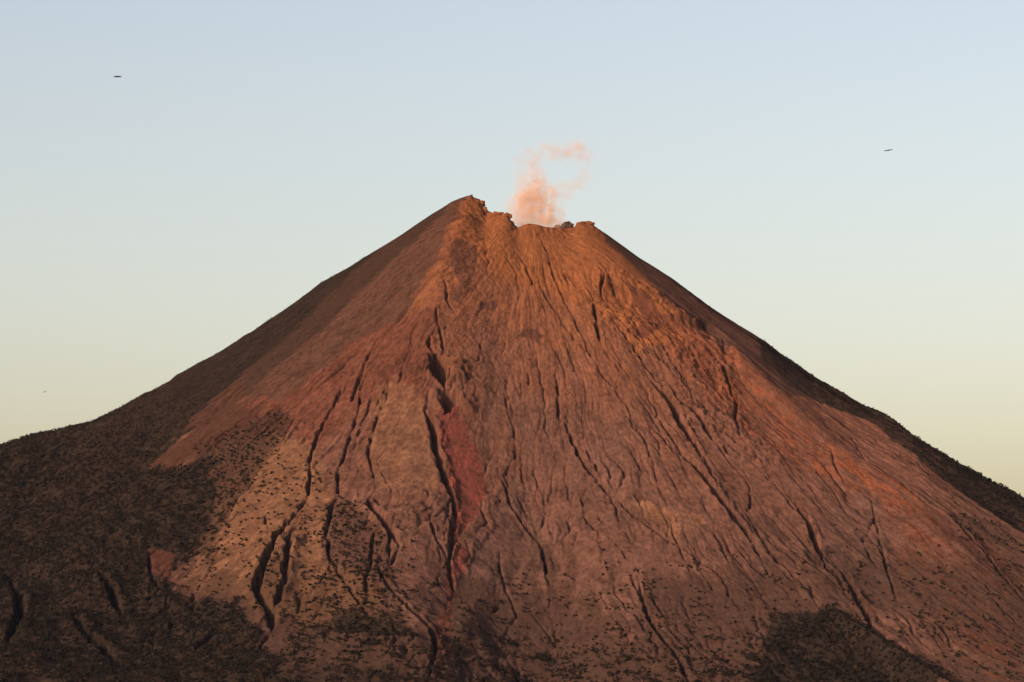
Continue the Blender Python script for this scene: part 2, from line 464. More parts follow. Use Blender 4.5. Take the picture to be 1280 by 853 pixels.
gully(T2([(412, 330), (433, 365), (458, 390), (478, 430), (498, 462)]), 24, 36, soft=.4, tail=.4)
gully(T2([(480, 430), (474, 470), (470, 505)]), 16, 18)
gully(T2([(440, 508), (450, 550), (480, 592), (520, 632), (562, 672), (602, 715), (606, 762), (590, 815)]), 18, 22, tail=.4)
gully(T2([(430, 420), (420, 500), (405, 560), (410, 610)]), 16, 14)
gully(T3([(162, 20), (170, 80), (190, 130), (192, 210), (172, 240)]), 8, 9)
gully(T3([(145, 255), (165, 300), (176, 345), (198, 374), (216, 402), (245, 440), (268, 470), (280, 520), (278, 550), (290, 577)]), 12, 15, tail=.4)
gully(T3([(200, 325), (218, 360), (225, 380)]), 8, 9)
gully(T3([(210, 380), (235, 420), (262, 450)]), 7, 7)
gully(T3([(145, 480), (150, 540), (166, 592), (186, 632), (198, 662), (170, 695)]), 9, 9)
gully(T3([(150, 630), (122, 660), (140, 692)]), 7, 7)
gully(T3([(308, -30), (312, 0), (316, 60), (320, 110)]), 9, 12)
gully(T3([(342, 128), (365, 180), (392, 230), (420, 265), (442, 292), (462, 318)]), 18, 24, tail=.35)
gully(T3([(385, 165), (408, 215), (435, 262)]), 7, 8)
gully(T3([(486, 335), (520, 372), (570, 405), (612, 436), (664, 468)]), 12, 15, tail=.35)
gully(T3([(664, 468), (700, 492), (735, 520), (768, 540)]), 10, 12)
gully(T3([(730, 520), (750, 525), (768, 542)]), 16, 15, tail=.5)
gully(T3([(745, 560), (760, 590)]), 9, 8)
gully(T3([(375, 305), (386, 340), (392, 380), (415, 410), (432, 432)]), 8, 8)
gully(T3([(425, 365), (445, 400)]), 6, 6)
gully(T3([(450, 430), (500, 480), (540, 530), (560, 560)]), 6, 5)
gully(T3([(585, 85), (612, 112), (632, 142), (646, 168)]), 11, 13)
gully(T3([(610, 145), (628, 175), (640, 180)]), 9, 9)
gully(T3([(640, 85), (668, 118), (702, 162), (722, 208)]), 18, 24, tail=.4)
gully(T3([(680, -10), (692, 20), (705, 48)]), 8, 9)
gully(T3([(655, 45), (690, 70), (712, 88), (736, 122), (757, 160)]), 21, 27, tail=.3)
gully(T3([(668, 205), (712, 242), (742, 278), (772, 322), (802, 362), (832, 402), (862, 448)]), 28, 38, soft=.35, tail=.3)
gully(T3([(748, 248), (757, 285)]), 9, 10)
gully(T3([(868, 395), (900, 455), (935, 502), (972, 552)]), 8, 9)
gully(T3([(760, 230), (800, 280), (830, 310)]), 6, 6)
gully(T3([(820, 20), (822, 90), (836, 152)]), 8, 10)
gully(T3([(792, 178), (800, 200)]), 14, 14, tail=.6)
gully(T3([(855, 280), (866, 330), (857, 362), (842, 358)]), 8, 10)
gully(T3([(408, 588), (450, 622), (492, 642)]), 9, 9)
gully(T3([(520, 535), (535, 580), (552, 610)]), 9, 9)
gully(T3([(548, 568), (556, 620), (576, 670), (602, 712), (642, 762), (672, 812), (692, 856)]), 17, 20, tail=.3)
gully(T3([(470, -10), (510, 60), (540, 125), (566, 170), (586, 220), (602, 290), (626, 350), (636, 402)]), 5, 4.5)
gully(T4([(338, 355), (375, 410), (391, 460), (406, 502)]), 21, 27, tail=.3)
gully(T4([(388, 418), (396, 470), (402, 495)]), 9, 11)
gully(T4([(408, 505), (430, 542)]), 13, 15, tail=.5)
gully(T4([(430, 540), (462, 577), (492, 607), (510, 630)]), 8, 9)
gully(T4([(460, 535), (490, 580), (506, 620), (530, 655), (545, 692)]), 20, 25, tail=.3)
gully(T4([(210, 400), (242, 452), (272, 502), (312, 532), (362, 582), (386, 622)]), 9, 10)
gully(T4([(150, 455), (190, 500), (240, 550), (300, 585)]), 6, 6)
gully(T4([(240, 262), (292, 312), (332, 360), (372, 432)]), 6, 7)
gully(T4([(268, 360), (300, 400), (340, 440)]), 5, 5)
gully(T4([(368, 575), (390, 615)]), 14, 14, tail=.4)
gully(T4([(490, 150), (511, 190), (542, 226)]), 8, 10)
gully(T4([(430, 180), (440, 220), (470, 290)]), 7, 6)
gully(T4([(790, 390), (840, 452), (880, 492), (922, 552), (982, 617)]), 17, 16)
gully(T4([(660, 210), (722, 272), (762, 302), (802, 352)]), 10, 9)
gully(T4([(545, 330), (570, 440), (600, 560), (620, 620)]), 12, 8)
gully(T4([(560, 380), (520, 450), (560, 520)]), 10, 5)
gully(T5([(575, 350), (592, 400), (592, 440), (625, 492)]), 9, 9)
gully(T5([(880, 688), (886, 742)]), 5, 5)
gully(T5([(985, 735), (985, 790), (988, 850)]), 7, 9)
gully(T5([(715, 595), (712, 640), (700, 660)]), 6, 7)
gully(T5([(805, 760), (815, 800), (830, 840)]), 6, 6)
for o in ([(330, 610), (300, 670), (275, 740), (255, 800)], [(410, 675), (380, 740), (350, 800), (330, 850)], [(300, 690), (268, 760), (250, 820)],
          [(240, 735), (215, 780), (195, 830)], [(380, 690), (372, 760), (360, 820)], [(470, 600), (440, 660), (420, 740)], [(250, 650), (190, 710), (140, 750)]):
    gully(T5(o), 8, 5.5)
gully(T6([(210, 213), (240, 270), (255, 330), (271, 380), (291, 422), (312, 468)]), 8, 10)
gully(T6([(312, 468), (342, 522), (382, 612), (412, 662), (452, 722), (492, 772), (530, 838)]), 8, 9)
gully(T6([(115, 250), (156, 302), (190, 385), (211, 387)]), 5, 5)
gully(T6([(209, 380), (240, 440), (276, 492), (312, 548), (352, 592), (382, 622)]), 7, 8)
gully(T6([(195, 320), (190, 345)]), 7, 7)
gully(T6([(384, 405), (405, 442)]), 6, 6)
gully(T6([(404, 452), (410, 492), (420, 552), (432, 602)]), 16, 24, tail=.5)
gully(T6([(470, 458), (475, 490)]), 7, 8)
gully(T6([(488, 535), (512, 562), (552, 622), (582, 672), (622, 722)]), 10, 12)
gully(T6([(612, 735), (650, 770), (682, 815), (705, 870), (735, 920)]), 28, 36, soft=.35, tail=.3)
gully(T6([(495, 700), (485, 740), (500, 790)]), 6, 6)
gully(T6([(545, 488), (530, 535)]), 6, 8)
gully(T6([(640, 588), (682, 662), (732, 742), (762, 802)]), 7, 7)
gully(T6([(832, 632), (862, 665), (880, 710), (892, 775)]), 17, 25, tail=.3)
gully(T6([(915, 770), (905, 855), (915, 900)]), 10, 12)
gully(T6([(865, 558), (866, 602)]), 9, 10, tail=.5)
gully(T6([(822, 530), (838, 542)]), 5, 5)
gully(T6([(442, 348), (433, 380), (430, 412)]), 16, 26, tail=.6)
gully(T6([(460, 345), (475, 375), (480, 400)]), 30, 12)
gully(T6([(345, 270), (360, 268), (380, 285)]), 4, 4)
# wooded foot at the left: dark ravines, and a small raw scar
gully(T1([(205, 665), (240, 705), (280, 745), (325, 800)]), 30, 36, tail=.3)
gully(T1([(285, 535), (320, 600), (345, 660)]), 26, 28)
gully(T1([(30, 560), (60, 650), (20, 740)]), 30, 22)
gully(T1([(425, 490), (432, 540), (452, 590)]), 16, 22, tail=.6)
gully(T1([(560, 760), (600, 720), (640, 690)]), 24, 18)
# scarps: lip of the smooth fan, cliff bands on the right shoulder, step under the red tongue
scarp(T2([(420, 325), (480, 316), (540, 318), (590, 316)]), 12, 14, 120)
scarp(T6([(430, 402), (520, 415), (600, 445), (680, 492), (760, 512), (815, 520)]), 24, 20, 150)
scarp(T0([(905, 425), (930, 470), (985, 515), (1050, 565)]), 14, 18, 120)
scarp(T6([(300, 340), (360, 350), (430, 352)]), 5, 8, 60)
scarp(T0([(120, 588), (160, 583), (200, 580), (250, 568), (300, 548)]), 7, 12, 110)
scarp(T5([(640, 205), (700, 215), (745, 205)]), 4, 6, 40)
scarp(T5([(700, 460), (740, 455), (775, 465)]), 5, 8, 45)
scarp(T9([(880, 270), (950, 215), (1010, 220), (1100, 295)]), 6, 8, 50)
rugged = zone(T0([(740, 330), (800, 350), (870, 400), (905, 430), (930, 520), (985, 580), (960, 610), (890, 540), (830, 470), (780, 440), (750, 400)]), 30)
Z += rugged * 13 * (ridged(X / 42.0 + .4 * fbm(X / 60.0, Y / 80.0, 2, seed=171), Y / 60.0, 4, seed=170, gain=.6) - .3)
topside = zone(T0([(560, 250), (600, 250), (640, 280), (600, 400), (650, 440), (640, 500), (580, 470), (550, 400), (550, 330)]), 24)
Z += topside * 4.5 * (ridged(X / 26.0, Y / 46.0, 4, seed=176, gain=.6) - .3)
# dark wooded spur at the lower right, standing in front of the slope
def spur(crest, slope_l, slope_r):
    sl, D, S, L = line_dist([(a, b) for a, b, c in crest], 420, sub=False)
    c = np.array(crest)
    run = np.concatenate([[0], np.cumsum(np.hypot(*np.diff(c[:, :2], axis=0).T))]); run /= run[-1]
    top = np.interp(L, run, c[:, 2])
    h = top - D * np.where(S > 0, slope_r, slope_l)
    h = h + 5 * fbm(X[sl] / 60.0, Y[sl] / 60.0, 3, seed=90)
    Z[sl] = np.maximum(Z[sl], np.where(D < 400, h, -1e9))
def crest(pts):
    out = []
    for u, v, lift in pts:
        kx, kz = ray(u, v)
        x, y = at(u, v + lift)
        out.append((kx * y, y, kz * y))
    return out
spur(crest([(1015, 766, 4), (1045, 764, 6), (1080, 785, 14), (1120, 810, 22), (1160, 836, 28), (1200, 860, 34), (1260, 900, 40)]), .75, .62)

# --- small running-water rills: many walkers follow the fall line, their tracks wear the ground
def rills(rounds, walkers, steps, depth):
    global Z
    c = (slice(IY0, IY0 + NYD), slice(IX0, IX0 + NXD))
    for k in range(rounds):
        z = Z[c].copy()
        gy, gx = np.gradient(z, DY, DX)
        flow = np.zeros_like(z)
        px = rng.uniform(2, NXD - 3, walkers); py = rng.uniform(2, NYD - 3, walkers)
        for s in range(steps):
            ix, iy = px.astype(np.int32), py.astype(np.int32)
            g_x, g_y = gx[iy, ix], gy[iy, ix]
            n = np.hypot(g_x, g_y) + 1e-6
            px -= g_x / n * 4.0 / DX; py -= g_y / n * 4.0 / DY
            np.clip(px, 1, NXD - 2, out=px); np.clip(py, 1, NYD - 2, out=py)
            if s % 2 == 0:
                np.add.at(flow, (py.astype(np.int32), px.astype(np.int32)), 1.0)
        f = np.log1p(flow)
        fs = (f + .6 * (np.roll(f, 1, 1) + np.roll(f, -1, 1)) + .3 * (np.roll(f, 1, 0) + np.roll(f, -1, 0))) / 2.8
        f[:3] = fs[:3] = 0; f[-3:] = fs[-3:] = 0; f[:, :3] = fs[:, :3] = 0; f[:, -3:] = fs[:, -3:] = 0
        w = (.12 + .88 * patchy[c] ** 1.5) * (1 - .75 * smoothw[c]) * sstep(190, 420, R[c])
        Z[c] -= depth * w * (.6 * np.minimum(fs, 4.0) + 2.2 * np.clip(f - 1.7, 0, 2.2))
        if k == rounds - 1: return f
FLOW = np.zeros_like(Z)
FLOW[IY0:IY0 + NYD, IX0:IX0 + NXD] = rills(4, 70000, 170, .33)

# the far rim stands a little lower than the near one
Z -= 55 * np.exp(-((R - RIM) / 90.0) ** 2) * sstep(.15, .7, np.sin(PHI))
# crags of the rim
crag = np.exp(-((R - RIM - 8) / 42.0) ** 2) * sstep(0.25, -.2, np.sin(PHI))
Z += crag * (8 * ridged(X / 30.0, Y / 30.0, 4, seed=95) - 2)
nearlip = np.exp(-((R - RIM - 30) / 50.0) ** 2) * sstep(0.0, -.3, np.sin(PHI))
Z += nearlip * 6 * (ridged(X / 21.0, Y / 30.0, 4, seed=98, gain=.65) - .3)
_inr = (np.abs(X - CX) < RIM * 1.15) & (Y > CY - np.sqrt(np.maximum(RIM ** 2 - (X - CX) ** 2, 0)) + 45) & (Y < 10600)
def sink_far_rim():
    """what lies behind the near lip of the crater stays below it"""
    global Z
    u, v = project(X[_inr], Y[_inr], Z[_inr])
    _, kz = ray(u, np.interp(u, SKY[:, 0], SKY[:, 1]) + 5)
    Z[_inr] = np.minimum(Z[_inr], kz * Y[_inr])
for _ in range(3):
    sink_far_rim()
    fit_skyline(26, 260)
for _ in range(3):
    sink_far_rim()
    fit_skyline(4, 45)
Z = np.where(R > 3600, np.maximum(Z, GROUND_Z - 25), Z)
edge = np.maximum.reduce([sstep(3300, 5000, np.abs(X)), sstep(6400, 5300, Y), sstep(12400, 14300, Y)])
Z = Z * (1 - edge) + (GROUND_Z - 12) * edge

# ------------------------------------------------------------------ materials
def nd(t, kind, **kw):
    n = t.nodes.new(kind)
    for k, v in kw.items():
        if k in n.inputs: n.inputs[k].default_value = v
        else: setattr(n, k, v)
    return n
def new_mat(name):
    m = bpy.data.materials.new(name); m.use_nodes = True
    t = m.node_tree; t.nodes.clear()
    out = t.nodes.new('ShaderNodeOutputMaterial')
    return m, t, out
def mixc(t, fac, a, b, mode='MIX'):
    n = t.nodes.new('ShaderNodeMix'); n.data_type = 'RGBA'; n.blend_type = mode
    for s, v in ((n.inputs[0], fac), (n.inputs[6], a), (n.inputs[7], b)):
        if hasattr(v, 'is_linked') or isinstance(v, bpy.types.NodeSocket): t.links.new(v, s)
        elif isinstance(v, (int, float)): s.default_value = v
        else: s.default_value = (*v, 1)
    return n.outputs[2]
def math_n(t, op, a, b=0.0, clamp=False):
    n = t.nodes.new('ShaderNodeMath'); n.operation = op; n.use_clamp = clamp
    for s, v in ((n.inputs[0], a), (n.inputs[1], b)):
        if isinstance(v, bpy.types.NodeSocket): t.links.new(v, s)
        else: s.default_value = v
    return n.outputs[0]
def ramp(t, fac, lo, hi):
    n = t.nodes.new('ShaderNodeMapRange'); n.interpolation_type = 'SMOOTHSTEP'
    t.links.new(fac, n.inputs['Value']); n.inputs['From Min'].default_value = lo; n.inputs['From Max'].default_value = hi
    return n.outputs[0]

C_ROCK = (0.104, 0.048, 0.032)
C_ROCK2 = (0.081, 0.040, 0.029)
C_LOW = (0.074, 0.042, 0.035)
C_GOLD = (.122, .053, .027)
C_SUMMIT = (0.131, 0.055, 0.025)
C_RUST = (0.108, 0.040, 0.022)
C_RED = (0.070, 0.030, 0.022)
C_REDSCREE = (0.094, 0.030, 0.025)
C_ASH = (0.047, 0.027, 0.022)
C_GREY = (0.068, 0.040, 0.034)
C_TAN = (0.093, 0.053, 0.035)
C_PALE = (0.144, 0.079, 0.045)
C_SOIL = (0.017, 0.013, 0.011)
C_DARK = (0.043, 0.022, 0.018)
C_CUT = (0.056, 0.027, 0.022)  # darker tone along gullies, furrows and rills

vm, vt, vout = new_mat('volcano_ground')
bs = nd(vt, 'ShaderNodeBsdfDiffuse', Roughness=.9)
tc = nd(vt, 'ShaderNodeTexCoord')
fan = nd(vt, 'ShaderNodeAttribute', attribute_name='fall_line')
def vnoise(scale, detail=5.0, rough=.6, stretch=None):
    n = nd(vt, 'ShaderNodeTexNoise', Scale=scale, Detail=detail, Roughness=rough)
    if stretch:
        mp = nd(vt, 'ShaderNodeMapping'); mp.inputs['Scale'].default_value = stretch
        vt.links.new(tc.outputs['Object'], mp.inputs['Vector']); vt.links.new(mp.outputs[0], n.inputs['Vector'])
    elif scale > .01:
        vt.links.new(fan.outputs['Vector'], n.inputs['Vector'])      # grain drawn out down the fall line
    else:
        vt.links.new(tc.outputs['Object'], n.inputs['Vector'])
    return n.outputs[0]
n_big, n_mid, n_fine = vnoise(.006), vnoise(.03, 6, .65), vnoise(.12, 5, .7)
def weight(attr, chan, grain=1.1):
    a = nd(vt, 'ShaderNodeAttribute', attribute_name=attr)
    sp = nd(vt, 'ShaderNodeSeparateColor'); vt.links.new(a.outputs['Color'], sp.inputs[0])
    v = sp.outputs[chan]
    if grain:
        g = math_n(vt, 'MULTIPLY', math_n(vt, 'SUBTRACT', n_mid, .5), grain * 2)
        # grain acts only where the weight is part-way
        w = math_n(vt, 'MULTIPLY', math_n(vt, 'MULTIPLY', v, math_n(vt, 'SUBTRACT', 1.0, v)), 4.0)
        v = math_n(vt, 'ADD', v, math_n(vt, 'MULTIPLY', g, w), True)
    return v
streak = weight('cover_d', 0, 0)
col = mixc(vt, ramp(vt, n_big, .35, .65), C_ROCK, C_ROCK2)
sepp = nd(vt, 'ShaderNodeSeparateXYZ'); vt.links.new(tc.outputs['Object'], sepp.inputs[0])
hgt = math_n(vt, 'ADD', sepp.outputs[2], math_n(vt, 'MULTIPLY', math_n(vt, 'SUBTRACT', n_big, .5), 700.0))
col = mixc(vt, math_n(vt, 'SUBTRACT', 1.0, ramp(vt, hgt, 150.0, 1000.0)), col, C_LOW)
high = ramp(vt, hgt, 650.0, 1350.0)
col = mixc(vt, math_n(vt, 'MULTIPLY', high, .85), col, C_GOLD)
col = mixc(vt, math_n(vt, 'MULTIPLY', streak, math_n(vt, 'SUBTRACT', .8, math_n(vt, 'MULTIPLY', high, .65))), col, C_GREY)
col = mixc(vt, weight('cover_a', 0), col, C_SUMMIT)
col = mixc(vt, math_n(vt, 'MULTIPLY', weight('cover_a', 1), .85), col, C_RUST)
col = mixc(vt, math_n(vt, 'MULTIPLY', weight('cover_a', 2), .8), col, C_RED)
col = mixc(vt, weight('cover_b', 0), col, C_TAN)
col = mixc(vt, weight('cover_b', 1), col, C_GREY)
col = mixc(vt, math_n(vt, 'MULTIPLY', weight('cover_b', 2), .92), col, C_ASH)
col = mixc(vt, weight('cover_c', 0), col, C_REDSCREE)
col = mixc(vt, math_n(vt, 'MULTIPLY', weight('cover_c', 1), .7), col, C_DARK)
col = mixc(vt, math_n(vt, 'MULTIPLY', weight('cover_d', 1), .5), col, C_PALE)
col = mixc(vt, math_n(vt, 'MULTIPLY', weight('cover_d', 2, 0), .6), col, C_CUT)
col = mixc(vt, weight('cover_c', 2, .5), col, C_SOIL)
# speckle and mottling
var = math_n(vt, 'ADD', math_n(vt, 'MULTIPLY', math_n(vt, 'SUBTRACT', n_mid, .5), 2.0), math_n(vt, 'MULTIPLY', math_n(vt, 'SUBTRACT', n_fine, .5), 2.0))
var = math_n(vt, 'ADD', var, 1.0)
vv = nd(vt, 'ShaderNodeCombineColor')
for i in range(3): vt.links.new(var, vv.inputs[i])
col = mixc(vt, .85, col, vv.outputs[0], 'MULTIPLY')
vt.links.new(col, bs.inputs['Color'])
bp = nd(vt, 'ShaderNodeBump', Strength=.6, Distance=5.0)
vt.links.new(math_n(vt, 'ADD', n_fine, math_n(vt, 'MULTIPLY', n_mid, 1.2)), bp.inputs['Height'])
vt.links.new(bp.outputs[0], bs.inputs['Normal'])
vt.links.new(bs.outputs[0], vout.inputs['Surface'])

def leaf_material(name, a, b, dry):
    m, t, out = new_mat(name)
    d = nd(t, 'ShaderNodeBsdfDiffuse', Roughness=.8)
    at_ = nd(t, 'ShaderNodeAttribute', attribute_name='tint')
    oi = nd(t, 'ShaderNodeObjectInfo')
    f = math_n(t, 'FRACT', math_n(t, 'ADD', at_.outputs['Fac'], math_n(t, 'MULTIPLY', oi.outputs['Random'], .0)))
    c = mixc(t, f, a, b)
    c = mixc(t, ramp(t, f, .8, .97), c, dry)
    t.links.new(c, d.inputs['Color'])
    tr = nd(t, 'ShaderNodeBsdfTranslucent'); t.links.new(c, tr.inputs['Color'])
    mx = nd(t, 'ShaderNodeMixShader'); mx.inputs[0].default_value = .45
    t.links.new(d.outputs[0], mx.inputs[1]); t.links.new(tr.outputs[0], mx.inputs[2])
    t.links.new(mx.outputs[0], out.inputs['Surface'])
    return m
mat_tree = leaf_material('foliage_dark', (.0145, .0142, .0125), (.0235, .020, .0155), (.037, .025, .0185))
mat_shrub = leaf_material('foliage_scrub', (.018, .017, .012), (.030, .025, .017), (.043, .030, .021))

# ------------------------------------------------------------------ mesh of the volcano
def link(o): scene.collection.objects.link(o); return o
def mesh_from(name, verts, loops, starts, totals, mat, smooth=True):
    me = bpy.data.meshes.new(name)
    me.vertices.add(len(verts)); me.vertices.foreach_set('co', np.ascontiguousarray(verts, np.float32).ravel())
    me.loops.add(len(loops)); me.loops.foreach_set('vertex_index', np.ascontiguousarray(loops, np.int32))
    me.polygons.add(len(starts)); me.polygons.foreach_set('loop_start', np.ascontiguousarray(starts, np.int32))
    me.polygons.foreach_set('loop_total', np.ascontiguousarray(totals, np.int32))
    me.polygons.foreach_set('use_smooth', np.full(len(starts), smooth))
    me.update(calc_edges=True); me.validate(clean_customdata=False)
    me.materials.append(mat)
    return me
def attr3(me, name, r, g, b):
    a = me.attributes.new(name, 'FLOAT_COLOR', 'POINT')
    d = np.ones((len(me.vertices), 4), np.float32)
    d[:, 0] = np.clip(r, 0, 1).ravel(); d[:, 1] = np.clip(g, 0, 1).ravel(); d[:, 2] = np.clip(b, 0, 1).ravel()
    a.data.foreach_set('color', d.ravel())

ii = np.arange(NX * NY).reshape(NY, NX)
quads = np.stack([ii[:-1, :-1], ii[:-1, 1:], ii[1:, 1:], ii[1:, :-1]], -1).reshape(-1, 4)
nq = len(quads)
ORIGIN = np.array([CX, CY, 0.0])
verts = np.stack([X, Y, Z], -1).reshape(-1, 3) - ORIGIN
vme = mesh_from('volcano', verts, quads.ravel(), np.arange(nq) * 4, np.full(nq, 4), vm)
back = sstep(.25, .6, np.sin(PHI)) * sstep(100, 300, R)
backgreen = sstep(350, 1100, R) * back + sstep(2600, 3100, R)
strk = np.clip(fbm((ang + wrp) / 22.0, R / 420.0, 4, seed=110, gain=.6) * .9 + .35 + .6 * zone_grey_mid, 0, 1) * sstep(180, 500, R)
attr3(vme, 'cover_a', zone_summit * .85, zone_right_rust + .8 * zone_rust_band, zone_red_left)
attr3(vme, 'cover_b', np.maximum(zone_tan_fan * .6, zone_tan_left * .9), np.maximum(zone_grey_fan, zone_grey_right), np.maximum(zone_ash_left, np.maximum(zone_shade_right, back)))
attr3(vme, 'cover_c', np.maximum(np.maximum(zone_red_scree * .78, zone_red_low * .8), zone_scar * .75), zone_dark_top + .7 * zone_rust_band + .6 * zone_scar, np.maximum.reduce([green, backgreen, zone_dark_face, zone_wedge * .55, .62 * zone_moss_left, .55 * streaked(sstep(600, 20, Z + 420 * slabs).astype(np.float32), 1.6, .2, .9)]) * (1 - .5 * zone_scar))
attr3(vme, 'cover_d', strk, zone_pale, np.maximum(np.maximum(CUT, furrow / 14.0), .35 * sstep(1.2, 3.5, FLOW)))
fa = vme.attributes.new('fall_line', 'FLOAT_VECTOR', 'POINT')
fa.data.foreach_set('vector', np.stack([(_ang * 1.25 + 8 * fbm(X / 60.0, Y / 90.0, 3, seed=180)), R * .42, Z * .1], -1).astype(np.float32).ravel())
volcano = link(bpy.data.objects.new('volcano', vme))
volcano.location = ORIGIN
volcano['kind'] = 'structure'
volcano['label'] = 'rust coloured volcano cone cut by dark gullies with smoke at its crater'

# plain round the mountain, out to the horizon
gm, gt, gout = new_mat('plain_ground')
gb = nd(gt, 'ShaderNodeBsdfDiffuse', Roughness=.9)
gn = nd(gt, 'ShaderNodeTexNoise', Scale=.004, Detail=8.0, Roughness=.6)
gtc = nd(gt, 'ShaderNodeTexCoord'); gt.links.new(gtc.outputs['Object'], gn.inputs['Vector'])
gt.links.new(mixc(gt, ramp(gt, gn.outputs[0], .35, .65), (.045, .038, .022), (.075, .055, .032)), gb.inputs['Color'])
gt.links.new(gb.outputs[0], gout.inputs['Surface'])
rr = [0.0, 4000.0, 12000.0, 30000.0, 60000.0]
gv, gf = [(0, 0, 0)], []
NA = 64
for r in rr[1:]:
    for k in range(NA): gv.append((r * math.cos(2 * math.pi * k / NA), r * math.sin(2 * math.pi * k / NA), 0))
for k in range(NA):
    k2 = (k + 1) % NA
    gf.append((0, 1 + k, 1 + k2))
    for j in range(len(rr) - 2):
        a, b = 1 + j * NA, 1 + (j + 1) * NA
        gf.append((a + k, b + k, b + k2, a + k2))
gme = bpy.data.meshes.new('ground'); gme.from_pydata(gv, [], gf); gme.materials.append(gm)
ground = link(bpy.data.objects.new('ground', gme)); ground.location = (0, 6000, GROUND_Z)
ground['kind'] = 'structure'

# ------------------------------------------------------------------ trees and shrubs
_ico_v = None
def ico(sub):
    import bmesh
    bm = bmesh.new(); bmesh.ops.create_icosphere(bm, subdivisions=sub, radius=1.0)
    bm.verts.ensure_lookup_table()
    v = np.array([p.co[:] for p in bm.verts]); f = np.array([[p.index for p in q.verts] for q in bm.faces]); bm.free()
    return v, f
IV, IF = ico(1)      # 42 verts, 80 faces
LV, LF = ico(0) if False else ico(1)
def octa():
    v = np.array([(1, 0, 0), (-1, 0, 0), (0, 1, 0), (0, -1, 0), (0, 0, 1), (0, 0, -1)], float)
    f = np.array([(0, 2, 4), (2, 1, 4), (1, 3, 4), (3, 0, 4), (2, 0, 5), (1, 2, 5), (3, 1, 5), (0, 3, 5)])
    return v, f
OV, OF = octa()

def make_crown(seed, tall, clumps):
    """crown of ragged leaf clumps over a short stem; unit width about 1"""
    r = np.random.default_rng(seed)
    vs, fs, n = [], [], 0
    for k in range(clumps):
        a, d = r.uniform(0, 2 * np.pi), r.uniform(0, .36) if k else 0
        c = np.array([d * math.cos(a), d * math.sin(a), tall * r.uniform(.42, .85)])
        s = r.uniform(.14, .26) * (1.2 if k == 0 else 1)
        v = OV * (1 + r.uniform(-.35, .45, (6, 1)))
        q = Matrix.Rotation(r.uniform(0, 6), 3, Vector(r.normal(size=3)))
        v = v @ np.array(q) * s * np.array([1, 1, .85]) + c
        vs.append(v); fs.append(OF + n); n += len(v)
    # stem
    st = []
    for h, w in ((-.12, .05), (tall * .55, .03)):
        for k in range(3): st.append((w * math.cos(k * 2.094), w * math.sin(k * 2.094), h))
    vs.append(np.array(st)); fs.append(np.array([(0, 1, 4), (0, 4, 3), (1, 2, 5), (1, 5, 4), (2, 0, 3), (2, 3, 5)]) + n)
    return np.concatenate(vs), np.concatenate(fs)

TREES = [make_crown(s, t, c) for s, t, c in ((1, 1.0, 4), (2, .9, 4), (3, 1.15, 5), (4, .8, 4))]
SHRUBS = [make_crown(s, t, c) for s, t, c in ((11, .62, 5), (12, .55, 4), (13, .7, 5))]

_tone = fbm(X / 170.0, Y / 240.0, 4, seed=150)
def field_of(name, pts, size, tmpl, mat, kind):
    """many trees in one mesh"""
    vs, fs, tint, n = [], [], [], 0
    which = rng.integers(0, len(tmpl), len(pts))
    for w, (tv, tf) in enumerate(tmpl):
        sel = np.flatnonzero(which == w)
        if not len(sel): continue
        a = rng.uniform(0, 2 * np.pi, len(sel)); ca, sa = np.cos(a), np.sin(a)
        s = size[sel]
        x = (tv[None, :, 0] * ca[:, None] - tv[None, :, 1] * sa[:, None]) * s[:, None] + pts[sel, 0:1]
        y = (tv[None, :, 0] * sa[:, None] + tv[None, :, 1] * ca[:, None]) * s[:, None] + pts[sel, 1:2]
        z = tv[None, :, 2] * s[:, None] * rng.uniform(.8, 1.25, (len(sel), 1)) + pts[sel, 2:3]
        vs.append(np.stack([x, y, z], -1).reshape(-1, 3))
        fs.append((tf[None] + (n + np.arange(len(sel)) * len(tv))[:, None, None]).reshape(-1, 3))
        tone = np.clip(.42 + .55 * sample(_tone, pts[sel, 0], pts[sel, 1]) + rng.normal(0, .2, len(sel)), 0, .999)
        tint.append(np.repeat(tone, len(tv)))
        n += len(sel) * len(tv)
    vs, fs, tint = np.concatenate(vs), np.concatenate(fs), np.concatenate(tint)
    me = mesh_from(name, vs - ORIGIN, fs.ravel(), np.arange(len(fs)) * 3, np.full(len(fs), 3), mat, smooth=True)
    a = me.attributes.new('tint', 'FLOAT', 'POINT'); a.data.foreach_set('value', tint.astype(np.float32))
    o = link(bpy.data.objects.new(name, me)); o.location = ORIGIN
    o['kind'] = kind
    return o

# Z range seen from the camera: skip what the mountain itself hides
UU, VV = project(X, Y, Z)
def visible(x, y, z):
    n = 26
    t = np.linspace(.62, .998, n)[None, :]
    hx, hy, hz = x[:, None] * t, y[:, None] * t, (z[:, None] + 4) * t
    g = sample(Z, hx.ravel(), hy.ravel()).reshape(hx.shape)
    return (g < hz + 2).all(1)

def scatter(n, dens, thresh_seed=0):
    """random ground points, kept by a density map, in the frame and seen"""
    y = 10200 - (10200 - 6500) * rng.random(n)
    x = rng.uniform(-1, 1, n) * (y * .165)
    keep = rng.random(n) < sample(dens, x, y)
    x, y = x[keep], y[keep]
    z = sample(Z, x, y)
    v = visible(x, y, z)
    return np.stack([x[v], y[v], z[v]], -1)

